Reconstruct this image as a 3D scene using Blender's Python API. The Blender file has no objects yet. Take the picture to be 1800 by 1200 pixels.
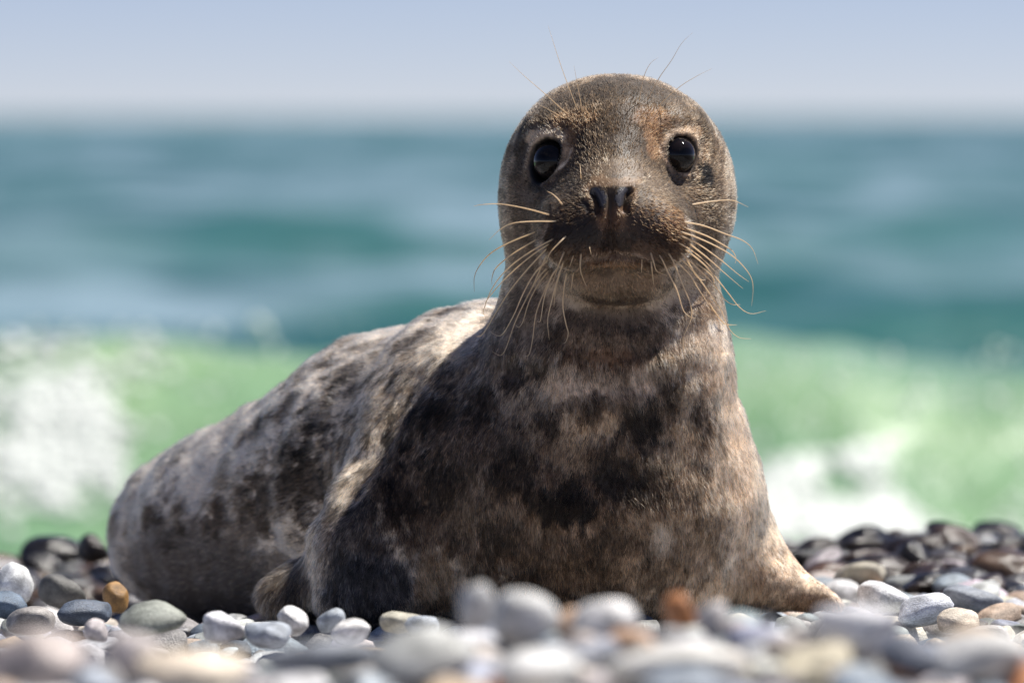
# A young grey seal on a shingle beach, surf behind it.
import bpy, bmesh, math
import numpy as np
from mathutils import Vector, Matrix, Euler

SC = bpy.context.scene
COL = SC.collection
RNG = np.random.default_rng(7)

# ------------------------------------------------------------------ camera
CAM_H = 0.43            # camera height above the shingle the seal lies on
FOC = 4.90              # distance to the eyes
K = 0.18 / 1800.0       # 200 mm lens on a 36 mm frame
PITCH = math.atan(395 * K)
cam_d = bpy.data.cameras.new('camera')
cam_d.lens = 200; cam_d.sensor_width = 36
cam_d.clip_start = 0.1; cam_d.clip_end = 20000
cam_d.dof.use_dof = True
cam_d.dof.focus_distance = FOC - 0.018
cam_d.dof.aperture_fstop = 4.7
cam = bpy.data.objects.new('camera', cam_d); COL.objects.link(cam)
cam.location = (0, 0, CAM_H)
cam.rotation_euler = (math.pi / 2 - PITCH, 0, 0)
SC.camera = cam
CAMP = np.array([0, 0, CAM_H])

def ray(px, py):
    a = (np.asarray(px, float) - 900) * K
    b = -(np.asarray(py, float) - 600) * K
    c, s = math.cos(PITCH), math.sin(PITCH)
    return np.stack([a, c + b * s, -s + b * c], -1)

def P(px, py, Y):
    """the point at distance Y in front of the camera that is seen at (px, py)"""
    d = ray(px, py)
    return CAMP + d * (np.asarray(Y, float) / d[..., 1])[..., None]

def project(p):
    q = p - CAMP
    c, s = math.cos(PITCH), math.sin(PITCH)
    f = q[..., 1] * c - q[..., 2] * s
    u = q[..., 1] * s + q[..., 2] * c
    return 900 + q[..., 0] / f / K, 600 - u / f / K, f

# ------------------------------------------------------------------ light
TO_SUN = Vector((0.42, 0.15, 0.90)).normalized()
world = bpy.data.worlds.new('World'); SC.world = world; world.use_nodes = True
nt = world.node_tree; nt.nodes.clear()
sky = nt.nodes.new('ShaderNodeTexSky'); sky.sky_type = 'NISHITA'; sky.sun_disc = False
sky.sun_elevation = math.asin(TO_SUN.z)
sky.sun_rotation = math.atan2(TO_SUN.x, TO_SUN.y)
sky.altitude = 0; sky.air_density = 0.42; sky.dust_density = 0.0; sky.ozone_density = 3.0
bg = nt.nodes.new('ShaderNodeBackground'); bg.inputs['Strength'].default_value = 0.066
wo = nt.nodes.new('ShaderNodeOutputWorld')
wb = nt.nodes.new('ShaderNodeMix'); wb.data_type = 'RGBA'; wb.blend_type = 'MULTIPLY'; wb.inputs['Factor'].default_value = 1.0
wb.inputs['B'].default_value = (1.15, 0.955, 0.965, 1)      # the camera's white balance
nt.links.new(sky.outputs[0], wb.inputs['A']); nt.links.new(wb.outputs['Result'], bg.inputs[0]); nt.links.new(bg.outputs[0], wo.inputs[0])
sun_d = bpy.data.lights.new('sun', 'SUN'); sun_d.energy = 5.0; sun_d.angle = math.radians(0.53)
sun_d.color = (1.0, 0.95, 0.88)
sun = bpy.data.objects.new('sun', sun_d); COL.objects.link(sun)
sun.rotation_euler = TO_SUN.to_track_quat('Z', 'Y').to_euler()
sun.location = (3, 3, 6)
SC.view_settings.view_transform = 'Standard'; SC.view_settings.look = 'None'
SC.view_settings.exposure = 0.58; SC.view_settings.gamma = 1.0
SC.view_settings.use_curve_mapping = False
SC.cycles.max_bounces = 8; SC.cycles.diffuse_bounces = 3; SC.cycles.glossy_bounces = 3
SC.cycles.transmission_bounces = 6
SC.cycles.sample_clamp_indirect = 8.0
SC.cycles_curves.shape = 'RIBBONS'

# ------------------------------------------------------------------ helpers
def mat_new(name):
    m = bpy.data.materials.new(name); m.use_nodes = True
    n = m.node_tree; b = n.nodes['Principled BSDF']
    return m, n, b

def nd(n, kind, **kw):
    x = n.nodes.new(kind)
    for k, v in kw.items(): setattr(x, k, v)
    return x

def tag(o, label=None, cat=None, group=None, kind=None):
    if label: o['label'] = label
    if cat: o['category'] = cat
    if group: o['group'] = group
    if kind: o['kind'] = kind
    return o

def link(name, data, parent=None):
    o = bpy.data.objects.new(name, data); COL.objects.link(o)
    if parent is not None: o.parent = parent
    return o

def mesh_np(name, v, f, smooth=True, mat=None):
    """a mesh from numpy vertices and an (n, 3) or (n, 4) face array"""
    me = bpy.data.meshes.new(name)
    v = np.ascontiguousarray(v, np.float32); f = np.ascontiguousarray(f, np.int32)
    n, k = f.shape
    me.vertices.add(len(v)); me.vertices.foreach_set('co', v.ravel())
    me.loops.add(n * k); me.loops.foreach_set('vertex_index', f.ravel())
    me.polygons.add(n)
    me.polygons.foreach_set('loop_start', np.arange(0, n * k, k, dtype=np.int32))
    me.polygons.foreach_set('use_smooth', np.full(n, smooth, bool))
    me.update(calc_edges=True)
    if mat: me.materials.append(mat)
    return me

_perm = np.random.default_rng(3).permutation(512).astype(np.int32)
_grad = np.random.default_rng(4).normal(size=(512, 3)); _grad /= np.linalg.norm(_grad, axis=1)[:, None]
_gx, _gy_, _gz_ = [np.ascontiguousarray(_grad[:, i], np.float32) for i in range(3)]
def noise(p, scale=1.0, seed=0):
    """gradient noise, about -1..1"""
    p = np.asarray(p, float) * scale + seed * 17.31
    i = np.floor(p); f = (p - i).astype(np.float32); i = i.astype(np.int32)
    x, y, z = f[..., 0], f[..., 1], f[..., 2]
    ux, uy, uz = [t * t * t * (t * (t * 6 - 15) + 10) for t in (x, y, z)]
    ix, iy, iz = i[..., 0], i[..., 1], i[..., 2]
    ox = []
    for dx in (0, 1):
        hx = _perm[(ix + dx) & 511] + iy; oy = []
        for dy in (0, 1):
            hy = _perm[(hx + dy) & 511] + iz; oz = []
            for dz in (0, 1):
                h = _perm[(hy + dz) & 511]
                oz.append(_gx[h] * (x - dx) + _gy_[h] * (y - dy) + _gz_[h] * (z - dz))
            oy.append(oz[0] + uz * (oz[1] - oz[0]))
        ox.append(oy[0] + uy * (oy[1] - oy[0]))
    return (ox[0] + ux * (ox[1] - ox[0])) * 1.6

def fbm(p, scale, octaves=3, seed=0):
    return sum(noise(p, scale * 2 ** o, seed + o) * 0.5 ** o for o in range(octaves))

def sstep(a, b, x):
    t = np.clip((x - a) / (b - a), 0, 1); return t * t * (3 - 2 * t)

# ================================================================== SETTING
# ------------------------------------------------------------------ beach
_gy = np.array([0.0, 2.6, 3.2, 3.6, 4.25, 4.5, 5.2, 6.05, 6.35, 7.0, 8.5, 10.0, 12.5, 16.0])
_gz = np.array([0.02, 0.05, 0.066, 0.066, -0.02, -0.032, -0.036, -0.058, -0.085, -0.19, -0.42, -0.66, -1.0, -1.4])
def ground(x, y):
    x = np.asarray(x, float); y = np.asarray(y, float)
    z = np.interp(y, _gy, _gz)
    crest = np.exp(-((y - 3.45) / 0.45) ** 2)
    z = z + crest * (0.014 * sstep(-0.05, 0.1, x) + 0.010 * np.sin(x * 9 + 1.0))
    z = z - 0.030 * sstep(4.95, 5.3, y) * sstep(5.95, 5.6, y) * sstep(0.05, -0.12, x)
    z = z + 0.012 * np.sin(x * 5.1 + y * 2.0) * sstep(5.0, 6.0, y)
    z = z + 0.016 * sstep(0.28, 0.5, x) * np.exp(-((y - 6.0) / 0.4) ** 2)
    return z

m_ground, n, b = mat_new('wet_gravel')
tx = nd(n, 'ShaderNodeTexCoord'); nz = nd(n, 'ShaderNodeTexVoronoi'); nz.inputs['Scale'].default_value = 90
cr = nd(n, 'ShaderNodeValToRGB')
cr.color_ramp.elements[0].color = (0.16, 0.14, 0.13, 1); cr.color_ramp.elements[1].color = (0.03, 0.03, 0.03, 1)
n.links.new(tx.outputs['Object'], nz.inputs['Vector']); n.links.new(nz.outputs['Distance'], cr.inputs[0])
n.links.new(cr.outputs[0], b.inputs['Base Color']); b.inputs['Roughness'].default_value = 0.7
bp = nd(n, 'ShaderNodeBump'); bp.inputs['Strength'].default_value = 0.8; bp.inputs['Distance'].default_value = 0.01
bp.invert = True
n.links.new(nz.outputs['Distance'], bp.inputs['Height']); n.links.new(bp.outputs[0], b.inputs['Normal'])

def build_beach():
    xs = np.concatenate([np.linspace(-60, -3, 16), np.linspace(-2.6, 2.6, 80), np.linspace(3, 60, 16)])
    ys = np.concatenate([np.linspace(-12, 1.0, 8), np.linspace(1.2, 8, 110), np.linspace(8.3, 16, 20)])
    X, Y = np.meshgrid(xs, ys, indexing='ij')
    Z = ground(X, Y) - 0.012
    v = np.stack([X, Y, Z], -1).reshape(-1, 3)
    idx = np.arange(len(v)).reshape(X.shape)
    f = np.stack([idx[:-1, :-1], idx[1:, :-1], idx[1:, 1:], idx[:-1, 1:]], -1).reshape(-1, 4)
    tag(link('beach', mesh_np('beach', v, f, mat=m_ground)), kind='structure')
build_beach()

# ------------------------------------------------------------------ sea
SEA_Z = -0.66
def crest_y(x): return 14.2 + 0.10 * np.sin(x * 1.7) + 0.05 * np.sin(x * 4.1 + 1)
def sea_height(x, y):
    p = np.stack([x, y, np.zeros_like(x)], -1)
    far = 1 / (1 + (y / 90.0) ** 2)
    near = sstep(15.0, 17.5, y)
    s = np.array([0.55, 1.0, 1.0])
    w = 0.26 * noise(p * s, 0.33, 11) + 0.24 * noise(p * s, 0.75, 12) + 0.10 * noise(p * s, 1.6, 13) + 0.02 * noise(p, 4.0, 14)
    w = w + 0.30 * noise(p * np.array([0.5, 1, 1]), 0.10, 15)
    z = w * (far * 0.9 + 0.1) * near * sstep(700, 200, y)
    # the breaking wave in front
    d = y - crest_y(x)
    H = 0.50 + 0.035 * np.sin(x * 1.3 + 2.0) + 0.03 * np.sin(x * 3.1) - 0.018 * x
    prof = np.where(d < 0, np.exp(-(d / 0.62) ** 2), np.exp(-(d / 1.5) ** 2))
    z = z + H * prof - 0.1 * np.exp(-((d + 1.6) / 0.6) ** 2)
    z = z + prof * (0.045 * noise(p * np.array([1, 0.6, 1]), 2.2, 21) + 0.02 * noise(p, 6.0, 22))
    return SEA_Z + z

m_sea, n, b = mat_new('sea_water')
tx = nd(n, 'ShaderNodeTexCoord'); geo = nd(n, 'ShaderNodeNewGeometry')
sep = nd(n, 'ShaderNodeSeparateXYZ'); n.links.new(geo.outputs['Position'], sep.inputs[0])
def ramp_between(lo, hi, src):
    mr = nd(n, 'ShaderNodeMapRange'); mr.inputs['From Min'].default_value = lo; mr.inputs['From Max'].default_value = hi
    n.links.new(src, mr.inputs['Value']); return mr.outputs[0]
nz = nd(n, 'ShaderNodeTexNoise'); nz.inputs['Scale'].default_value = 0.16; nz.inputs['Detail'].default_value = 2
mp = nd(n, 'ShaderNodeMapping'); mp.inputs['Scale'].default_value = (0.5, 1.0, 1.0)
n.links.new(geo.outputs['Position'], mp.inputs[0]); n.links.new(mp.outputs[0], nz.inputs['Vector'])
deep = nd(n, 'ShaderNodeMix', data_type='RGBA')
deep.inputs['A'].default_value = (0.009, 0.068, 0.076, 1); deep.inputs['B'].default_value = (0.040, 0.134, 0.128, 1)
n.links.new(ramp_between(0.35, 0.68, nz.outputs['Fac']), deep.inputs['Factor'])
shal = nd(n, 'ShaderNodeMix', data_type='RGBA')          # sandy, aerated water of the breaker
n.links.new(ramp_between(14.7, 13.9, sep.outputs['Y']), shal.inputs['Factor'])
nz2 = nd(n, 'ShaderNodeTexNoise'); nz2.inputs['Scale'].default_value = 0.33; nz2.inputs['Detail'].default_value = 3
mp2 = nd(n, 'ShaderNodeMapping'); mp2.inputs['Scale'].default_value = (0.8, 0.55, 1.0); mp2.inputs['Location'].default_value = (3.1, 8.0, 0)
n.links.new(geo.outputs['Position'], mp2.inputs[0]); n.links.new(mp2.outputs[0], nz2.inputs['Vector'])
sky_sheen = nd(n, 'ShaderNodeMix', data_type='RGBA'); sky_sheen.inputs['B'].default_value = (0.22, 0.31, 0.38, 1)      # pale streaks: sky reflection painted into the water's colour
pw = nd(n, 'ShaderNodeMath', operation='MULTIPLY'); pw.inputs[1].default_value = 0.85
n.links.new(ramp_between(0.46, 0.62, nz2.outputs['Fac']), pw.inputs[0])
n.links.new(pw.outputs[0], sky_sheen.inputs['Factor']); n.links.new(deep.outputs['Result'], sky_sheen.inputs['A'])
n.links.new(sky_sheen.outputs['Result'], shal.inputs['A']); nz3 = nd(n, 'ShaderNodeTexNoise'); nz3.inputs['Scale'].default_value = 1.3; nz3.inputs['Detail'].default_value = 4
n.links.new(geo.outputs['Position'], nz3.inputs['Vector'])
grn = nd(n, 'ShaderNodeMix', data_type='RGBA'); grn.inputs['A'].default_value = (0.155, 0.285, 0.165, 1); grn.inputs['B'].default_value = (0.25, 0.38, 0.21, 1)
n.links.new(ramp_between(0.36, 0.64, nz3.outputs['Fac']), grn.inputs['Factor']); n.links.new(grn.outputs['Result'], shal.inputs['B'])
n.links.new(shal.outputs['Result'], b.inputs['Base Color'])
b.inputs['Roughness'].default_value = 0.35; b.inputs['IOR'].default_value = 1.33; b.inputs['Specular IOR Level'].default_value = 0.4
bn = nd(n, 'ShaderNodeTexNoise'); bn.inputs['Scale'].default_value = 3.0; bn.inputs['Detail'].default_value = 5
n.links.new(geo.outputs['Position'], bn.inputs['Vector'])
bp = nd(n, 'ShaderNodeBump'); bp.inputs['Strength'].default_value = 0.6; bp.inputs['Distance'].default_value = 0.12
n.links.new(bn.outputs['Fac'], bp.inputs['Height']); n.links.new(bp.outputs[0], b.inputs['Normal'])

def build_sea():
    ys = np.concatenate([np.linspace(9.5, 17.5, 120), 17.5 * (9000 / 17.5) ** np.linspace(0.002, 1, 640)])
    t = np.linspace(-1, 1, 161)
    half = 3.0 + ys * 0.45
    X = t[:, None] * half[None, :]; Y = np.broadcast_to(ys, X.shape)
    Z = sea_height(X, Y)
    v = np.stack([X, Y, Z], -1).reshape(-1, 3)
    idx = np.arange(len(v)).reshape(X.shape)
    f = np.stack([idx[:-1, :-1], idx[1:, :-1], idx[1:, 1:], idx[:-1, 1:]], -1).reshape(-1, 4)
    tag(link('sea', mesh_np('sea', v, f, mat=m_sea)), kind='structure')
build_sea()

# ------------------------------------------------------------------ foam and spray
m_foam, n, b = mat_new('foam')
b.inputs['Base Color'].default_value = (0.90, 0.93, 0.91, 1); b.inputs['Roughness'].default_value = 0.5
tl = nd(n, 'ShaderNodeBsdfTranslucent'); tl.inputs['Color'].default_value = (0.88, 0.93, 0.90, 1)      # froth lets light through
mxs = nd(n, 'ShaderNodeMixShader'); mxs.inputs[0].default_value = 0.3
n.links.new(b.outputs[0], mxs.inputs[1]); n.links.new(tl.outputs[0], mxs.inputs[2])
n.links.new(mxs.outputs[0], n.nodes['Material Output'].inputs['Surface'])
_ico = {}
def ico(sub):
    if sub not in _ico:
        bm = bmesh.new(); bmesh.ops.create_icosphere(bm, subdivisions=sub, radius=1.0)
        bm.verts.ensure_lookup_table()
        _ico[sub] = (np.array([q.co[:] for q in bm.verts]), np.array([[q.index for q in f.verts] for f in bm.faces]))
        bm.free()
    return _ico[sub]

def blobs(centres, radii, sub, rough=0.25, seed=0):
    bv, bf = ico(sub)
    vs, fs = [], []
    for i, (c, r) in enumerate(zip(centres, radii)):
        w = 1 + rough * noise(bv * 1.6 + i * 3.7, 1.0, seed)
        vs.append(bv * w[:, None] * r + c); fs.append(bf + i * len(bv))
    return np.concatenate(vs), np.concatenate(fs)

def on_wave(px, py):
    """where a line of sight meets the breaking wave"""
    d = ray(px, py); t = np.full(len(d), 11.0)
    for step, k in ((0.10, 60), (0.02, 6), (0.004, 6)):
        t = t - (0.0 if step == 0.10 else step * 5)
        for _ in range(k):
            q = CAMP + d * t[:, None]
            t = np.where(q[:, 2] > sea_height(q[:, 0], q[:, 1]), t + step, t)
    q = CAMP + d * t[:, None]
    q[:, 2] = sea_height(q[:, 0], q[:, 1]); return q

def build_foam():
    g = np.random.default_rng(21)
    xs, ys, rs = [], [], []
    # (px, py, spread px, spread py, how many, size): froth lying on the face of the breaker
    for px, py, sx, sy, k, s in [
        (95, 700, 75, 40, 260, 0.026), (40, 790, 80, 60, 420, 0.028), (155, 770, 45, 60, 190, 0.024), (30, 600, 90, 26, 150, 0.022),
        (170, 585, 100, 18, 110, 0.018), (30, 880, 60, 30, 90, 0.02), (230, 640, 80, 30, 70, 0.016), (350, 618, 70, 12, 30, 0.014), (190, 860, 60, 50, 80, 0.02),
        (1400, 828, 34, 17, 190, 0.024), (1512, 812, 20, 18, 170, 0.024), (1440, 905, 70, 20, 260, 0.024),
        (1550, 905, 32, 28, 280, 0.024), (1355, 905, 28, 40, 280, 0.024), (1620, 935, 50, 16, 60, 0.02), (1490, 940, 120, 16, 260, 0.024), (1775, 930, 40, 14, 30, 0.02)]:
        k = int(k * (0.36 if px < 700 else 0.55)); sx *= 1.2 if px < 700 else 1.0; sy *= 1.15 if px < 700 else 0.95; s *= 0.9
        xs.append(g.normal(px, sx * 0.7, k)); ys.append(np.clip(g.normal(py, sy * 0.7, k), 560, 990)); rs.append(s * g.uniform(0.5, 1.35, k))
    c = on_wave(np.concatenate(xs), np.concatenate(ys))
    keep = c[:, 1] < 15.2
    c = c[keep]; h_ = 0.02
    sx_ = (sea_height(c[:, 0] + h_, c[:, 1]) - sea_height(c[:, 0] - h_, c[:, 1])) / (2 * h_)
    sy_ = (sea_height(c[:, 0], c[:, 1] + h_) - sea_height(c[:, 0], c[:, 1] - h_)) / (2 * h_)
    nw = np.stack([-sx_, -sy_, np.ones_like(sx_)], -1); nw /= np.linalg.norm(nw, axis=1)[:, None]
    v, f = blobs(c, np.concatenate(rs)[keep], 1, 0.35, 5)
    vv = v.reshape(len(c), -1, 3) - c[:, None]; up = (vv * nw[:, None]).sum(-1, keepdims=True)
    v = (c[:, None] + vv - nw[:, None] * up * 0.72 + nw[:, None] * 0.003).reshape(-1, 3)
    tag(link('foam', mesh_np('foam', v, f, mat=m_foam)), 'white foam churned up along the breaking green wave', 'foam', kind='stuff')
    k = 300                                             # white flecks off the crest, standing in for sun glints on spray
    x = np.concatenate([g.uniform(1280, 1840, 170), g.uniform(-40, 640, 130)])
    y = np.concatenate([g.uniform(610, 900, 170), g.uniform(560, 800, 130)])
    c = P(x, y, g.uniform(12.6, 13.3, k)); r = 0.004 + 0.012 * g.random(k) ** 3
    v, f = blobs(c, r, 1, 0.2, 6)
    tag(link('spray', mesh_np('spray', v, f, mat=m_foam)), 'white flecks standing in for sun glints on spray off the green wave', 'spray', kind='stuff')
build_foam()

# ================================================================== SEAL
U = FOC * K
def ctr(px, py, dy): return P(px, py, FOC + dy)
def rad(r, dy): return r * K * (FOC + dy)

def ell(p, c, r, R=None):
    q = p - c
    if R is not None: q = q @ R
    a = q / r; k0 = np.sqrt((a * a).sum(-1)) + 1e-9
    a = a / r; k1 = np.sqrt((a * a).sum(-1)) + 1e-9
    return k0 * (k0 - 1) / k1
def rcone(p, a, ra, b, rb):
    ab = b - a; t = np.clip(((p - a) @ ab) / (ab @ ab), 0, 1)
    q = p - a - t[:, None] * ab
    return np.sqrt((q * q).sum(-1)) - (ra + t * (rb - ra))
def smin(a, b, k):
    h = np.clip(0.5 + 0.5 * (b - a) / k, 0, 1)
    return b * (1 - h) + a * h - k * h * (1 - h)
def E(p, px, py, dy, rx, rz, ry, rot=0.0):
    """ellipsoid given by its place in the picture, its distance behind the eyes (m) and radii: across, up, deep; rot turns it in the picture plane"""
    s = K * (FOC + dy); R = None
    if rot:
        c, q = math.cos(math.radians(rot)), math.sin(math.radians(rot))
        R = np.array([[c, 0, -q], [0, 1, 0], [q, 0, c]])
    return ell(p, ctr(px, py, dy), np.array([rx * s, ry * U, rz * s]), R)
def C(p, a, b):
    return rcone(p, ctr(*a[:3]), rad(a[3], a[2]), ctr(*b[:3]), rad(b[3], b[2]))

SPINE = [(990, 872, 0.165, 288), (885, 818, 0.250, 277), (705, 853, 0.33, 256), (555, 905, 0.40, 212), (436, 928, 0.46, 178), (352, 942, 0.52, 148)]
def seal_sdf(p):
    d = C(p, SPINE[0], SPINE[1])
    for a, b_ in zip(SPINE[1:], SPINE[2:]): d = smin(d, C(p, a, b_), 0.03)
    # hindquarters, tail and hind flippers going away behind the rump
    d = smin(d, C(p, (350, 940, 0.56, 125), (400, 985, 0.84, 66)), 0.05)
    d = smin(d, E(p, 388, 985, 1.02, 24, 36, 230, 0), 0.03)
    d = smin(d, E(p, 455, 985, 1.02, 24, 36, 230, 0), 0.03)
    # chest and neck
    d = smin(d, E(p, 1035, 900, 0.13, 288, 320, 215), 0.05)
    d = smin(d, C(p, (1075, 455, 0.095, 180), (1070, 650, 0.105, 194)), 0.03)
    d = smin(d, C(p, (1070, 650, 0.105, 194), (1040, 800, 0.125, 262)), 0.05)
    # shoulder and arm on the picture's left
    d = smin(d, C(p, (800, 775, 0.17, 142), (660, 955, 0.10, 102)), 0.06)
    d = smin(d, C(p, (660, 955, 0.10, 102), (645, 1070, 0.075, 98)), 0.04)
    d = smin(d, E(p, 780, 1000, 0.11, 120, 120, 130), 0.03)
    d = smin(d, E(p, 534, 1076, 0.15, 84, 92, 110, 12), 0.04)
    # flipper on the picture's right
    d = smin(d, C(p, (1235, 930, 0.16, 104), (1335, 1018, 0.15, 62)), 0.04)
    d = smin(d, C(p, (1335, 1018, 0.15, 62), (1508, 1084, 0.12, 10)), 0.02)
    # head
    h = E(p, 1085, 318, 0.080, 203, 188, 190)
    h = smin(h, E(p, 1085, 395, 0.070, 193, 130, 150), 0.03)
    h = smin(h, E(p, 1079, 394, -0.008, 137, 96, 140), 0.022)
    h = smin(h, C(p, (1080, 250, 0.020, 84), (1073, 362, -0.044, 56)), 0.03)
    h = smin(h, E(p, 1016, 413, -0.047, 74, 68, 72, 18), 0.012)
    h = smin(h, E(p, 1143, 413, -0.047, 75, 68, 72, -18), 0.012)
    h = smin(h, E(p, 1073, 392, -0.048, 56, 66, 50), 0.024)
    h = smin(h, E(p, 1087, 486, -0.005, 104, 52, 86), 0.012)
    h = smin(h, E(p, 985, 236, 0.034, 50, 24, 50, -20), 0.03)
    h = smin(h, E(p, 1182, 230, 0.034, 50, 24, 50, 20), 0.03)
    d = smin(d, h, 0.022)
    # belly pressed flat on the stones
    fl = -0.012 - 0.042 * sstep(4.98, 5.35, p[:, 1])
    return -smin(-d, p[:, 2] - fl, 0.03)

def sdf(p):
    out = np.empty(len(p))
    for i in range(0, len(p), 400000): out[i:i + 400000] = seal_sdf(p[i:i + 400000])
    return out
def grad(p, h=0.0012):
    g = np.stack([sdf(p + np.eye(3)[i] * h) - sdf(p - np.eye(3)[i] * h) for i in range(3)], -1)
    return g / (np.linalg.norm(g, axis=1)[:, None] + 1e-12)

def surface_nets(lo, hi, h):
    ax = [np.arange(lo[i], hi[i] + h, h) for i in range(3)]
    G = np.stack(np.meshgrid(*ax, indexing='ij'), -1)
    sh = G.shape[:3]
    F = sdf(G.reshape(-1, 3)).reshape(sh)
    S = F < 0
    n0, n1, n2 = [s - 1 for s in sh]
    cnt = np.zeros((n0, n1, n2), int)
    for i in (0, 1):
        for j in (0, 1):
            for k in (0, 1): cnt += S[i:i + n0, j:j + n1, k:k + n2]
    act = (cnt > 0) & (cnt < 8)
    vid = -np.ones(act.shape, np.int64); vid[act] = np.arange(act.sum())
    acc = np.zeros(act.shape + (3,)); num = np.zeros(act.shape)
    for axis in range(3):
        for a in (0, 1):
            for b_ in (0, 1):
                o = [0, 0, 0]; o[(axis + 1) % 3] = a; o[(axis + 2) % 3] = b_
                e = list(o); e[axis] = 1
                s0 = tuple(slice(o[q], o[q] + m) for q, m in enumerate((n0, n1, n2)))
                s1 = tuple(slice(e[q], e[q] + m) for q, m in enumerate((n0, n1, n2)))
                f0, f1 = F[s0], F[s1]
                x = (f0 < 0) != (f1 < 0)
                t = np.where(x, f0 / np.where(x, f0 - f1, 1), 0)
                pt = np.zeros(act.shape + (3,)); pt[..., 0] += o[0]; pt[..., 1] += o[1]; pt[..., 2] += o[2]
                pt[..., axis] += t
                acc += pt * x[..., None]; num += x
    ii = np.argwhere(act)
    v = lo + (ii + acc[act] / num[act][:, None]) * h
    quads = []
    for axis in range(3):
        b1, b2 = (axis + 1) % 3, (axis + 2) % 3
        s0 = [slice(1, -1)] * 3; s1 = [slice(1, -1)] * 3
        s0[axis] = slice(0, -1); s1[axis] = slice(1, None)
        a0, a1 = S[tuple(s0)], S[tuple(s1)]
        x = a0 != a1
        pos = np.argwhere(x)
        base = pos.copy(); base[:, b1] += 1; base[:, b2] += 1        # grid index of the edge start
        def cell(d1, d2):
            c = base.copy(); c[:, b1] -= d1; c[:, b2] -= d2
            return vid[c[:, 0], c[:, 1], c[:, 2]]
        q = np.stack([cell(1, 1), cell(0, 1), cell(0, 0), cell(1, 0)], -1)
        flip = ~a0[x]
        q[flip] = q[flip][:, ::-1]
        quads.append(q)
    return v, np.concatenate(quads)

def subdivide(v, q):
    """every quad into four"""
    n = len(v)
    e = np.concatenate([np.sort(np.stack([q[:, i], q[:, (i + 1) % 4]], -1), 1) for i in range(4)])
    key = e[:, 0] * n + e[:, 1]
    uk, inv = np.unique(key, return_inverse=True)
    em = (v[uk // n] + v[uk % n]) / 2
    fc = v[q].mean(1)
    m = len(q); ei = n + inv.reshape(4, m); fi = n + len(uk) + np.arange(m)
    nv = np.concatenate([v, em, fc])
    nq = np.concatenate([np.stack([q[:, i], ei[i], fi, ei[(i + 3) % 4]], -1) for i in range(4)])
    return nv, nq

def newton(v, q, it=2):
    for _ in range(it): v = v - vnormals(v, q) * (sdf(v) * 0.85)[:, None]
    return v

def vnormals(v, q):
    a = np.cross(v[q[:, 2]] - v[q[:, 0]], v[q[:, 3]] - v[q[:, 1]])
    nn = np.zeros_like(v)
    for i in range(4):
        for c in range(3): nn[:, c] += np.bincount(q[:, i], a[:, c], len(v))
    return nn / (np.linalg.norm(nn, axis=1)[:, None] + 1e-12)

def cast(px, py, y0=4.55):
    """where the lines of sight through these picture points meet the seal"""
    px = np.atleast_1d(np.asarray(px, float)); py = np.atleast_1d(np.asarray(py, float))
    d = ray(px, py); d = d / np.linalg.norm(d, axis=1)[:, None]
    t = np.full(len(px), y0)
    for _ in range(90): t = t + np.clip(sdf(CAMP + d * t[:, None]) * 0.7, -0.05, 0.08)
    return CAMP + d * t[:, None]

# eyes: (px, py, half axes of the opening in px, angle of the long axis in the picture, degrees)
EYES = [(963, 284, 40, 33, 52), (1196, 273, 31, 32, -48)]
EYE_R = 0.0195
def eye_frames():
    fr = []
    for px, py, a, b_, ang in EYES:
        c = cast([px], [py])[0]
        nrm = grad(c[None])[0]
        if px > 1080: nrm = nrm + np.array([0.0, -0.25, 0.0])
        else: nrm = nrm + np.array([0.05, -0.25, 0.0])
        nrm /= np.linalg.norm(nrm)
        t = np.array([math.cos(math.radians(ang)), 0, math.sin(math.radians(ang))])
        t = t - nrm * (t @ nrm); t /= np.linalg.norm(t)
        fr.append((c, nrm, t, np.cross(nrm, t), a * U, b_ * U))
    return fr
EYEF = eye_frames()
def eye_dist(p, fr):
    c, nrm, t, s, a, b_ = fr
    q = p - c
    v = q @ s; v = v / np.where(v < 0, b_ * 0.80, b_ * 1.10)          # the lid on the nose side runs straighter
    return np.sqrt((q @ t / a) ** 2 + v ** 2 + (np.minimum(np.abs(q @ nrm) - 0.02, 0) * 0 + np.maximum(np.abs(q @ nrm) - 0.02, 0) / 0.01) ** 2)

def poly3(pts, n=40):
    """a line laid on the seal's surface through picture points"""
    pts = np.array(pts, float)
    s = np.concatenate([[0], np.cumsum(np.hypot(*np.diff(pts, axis=0).T))])
    t = np.linspace(0, s[-1], n)
    return cast(np.interp(t, s, pts[:, 0]), np.interp(t, s, pts[:, 1]))
def line_dist(p, L):
    d = np.full(len(p), 9.0)
    lo, hi = L.min(0) - 0.04, L.max(0) + 0.04
    m = ((p > lo) & (p < hi)).all(1)
    if m.any():
        q = p[m]; best = np.full(len(q), 9.0)
        for a, b_ in zip(L[:-1], L[1:]):
            ab = b_ - a; t = np.clip(((q - a) @ ab) / (ab @ ab + 1e-12), 0, 1)
            best = np.minimum(best, np.linalg.norm(q - a - t[:, None] * ab, axis=1))
        d[m] = best
    return d

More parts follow.
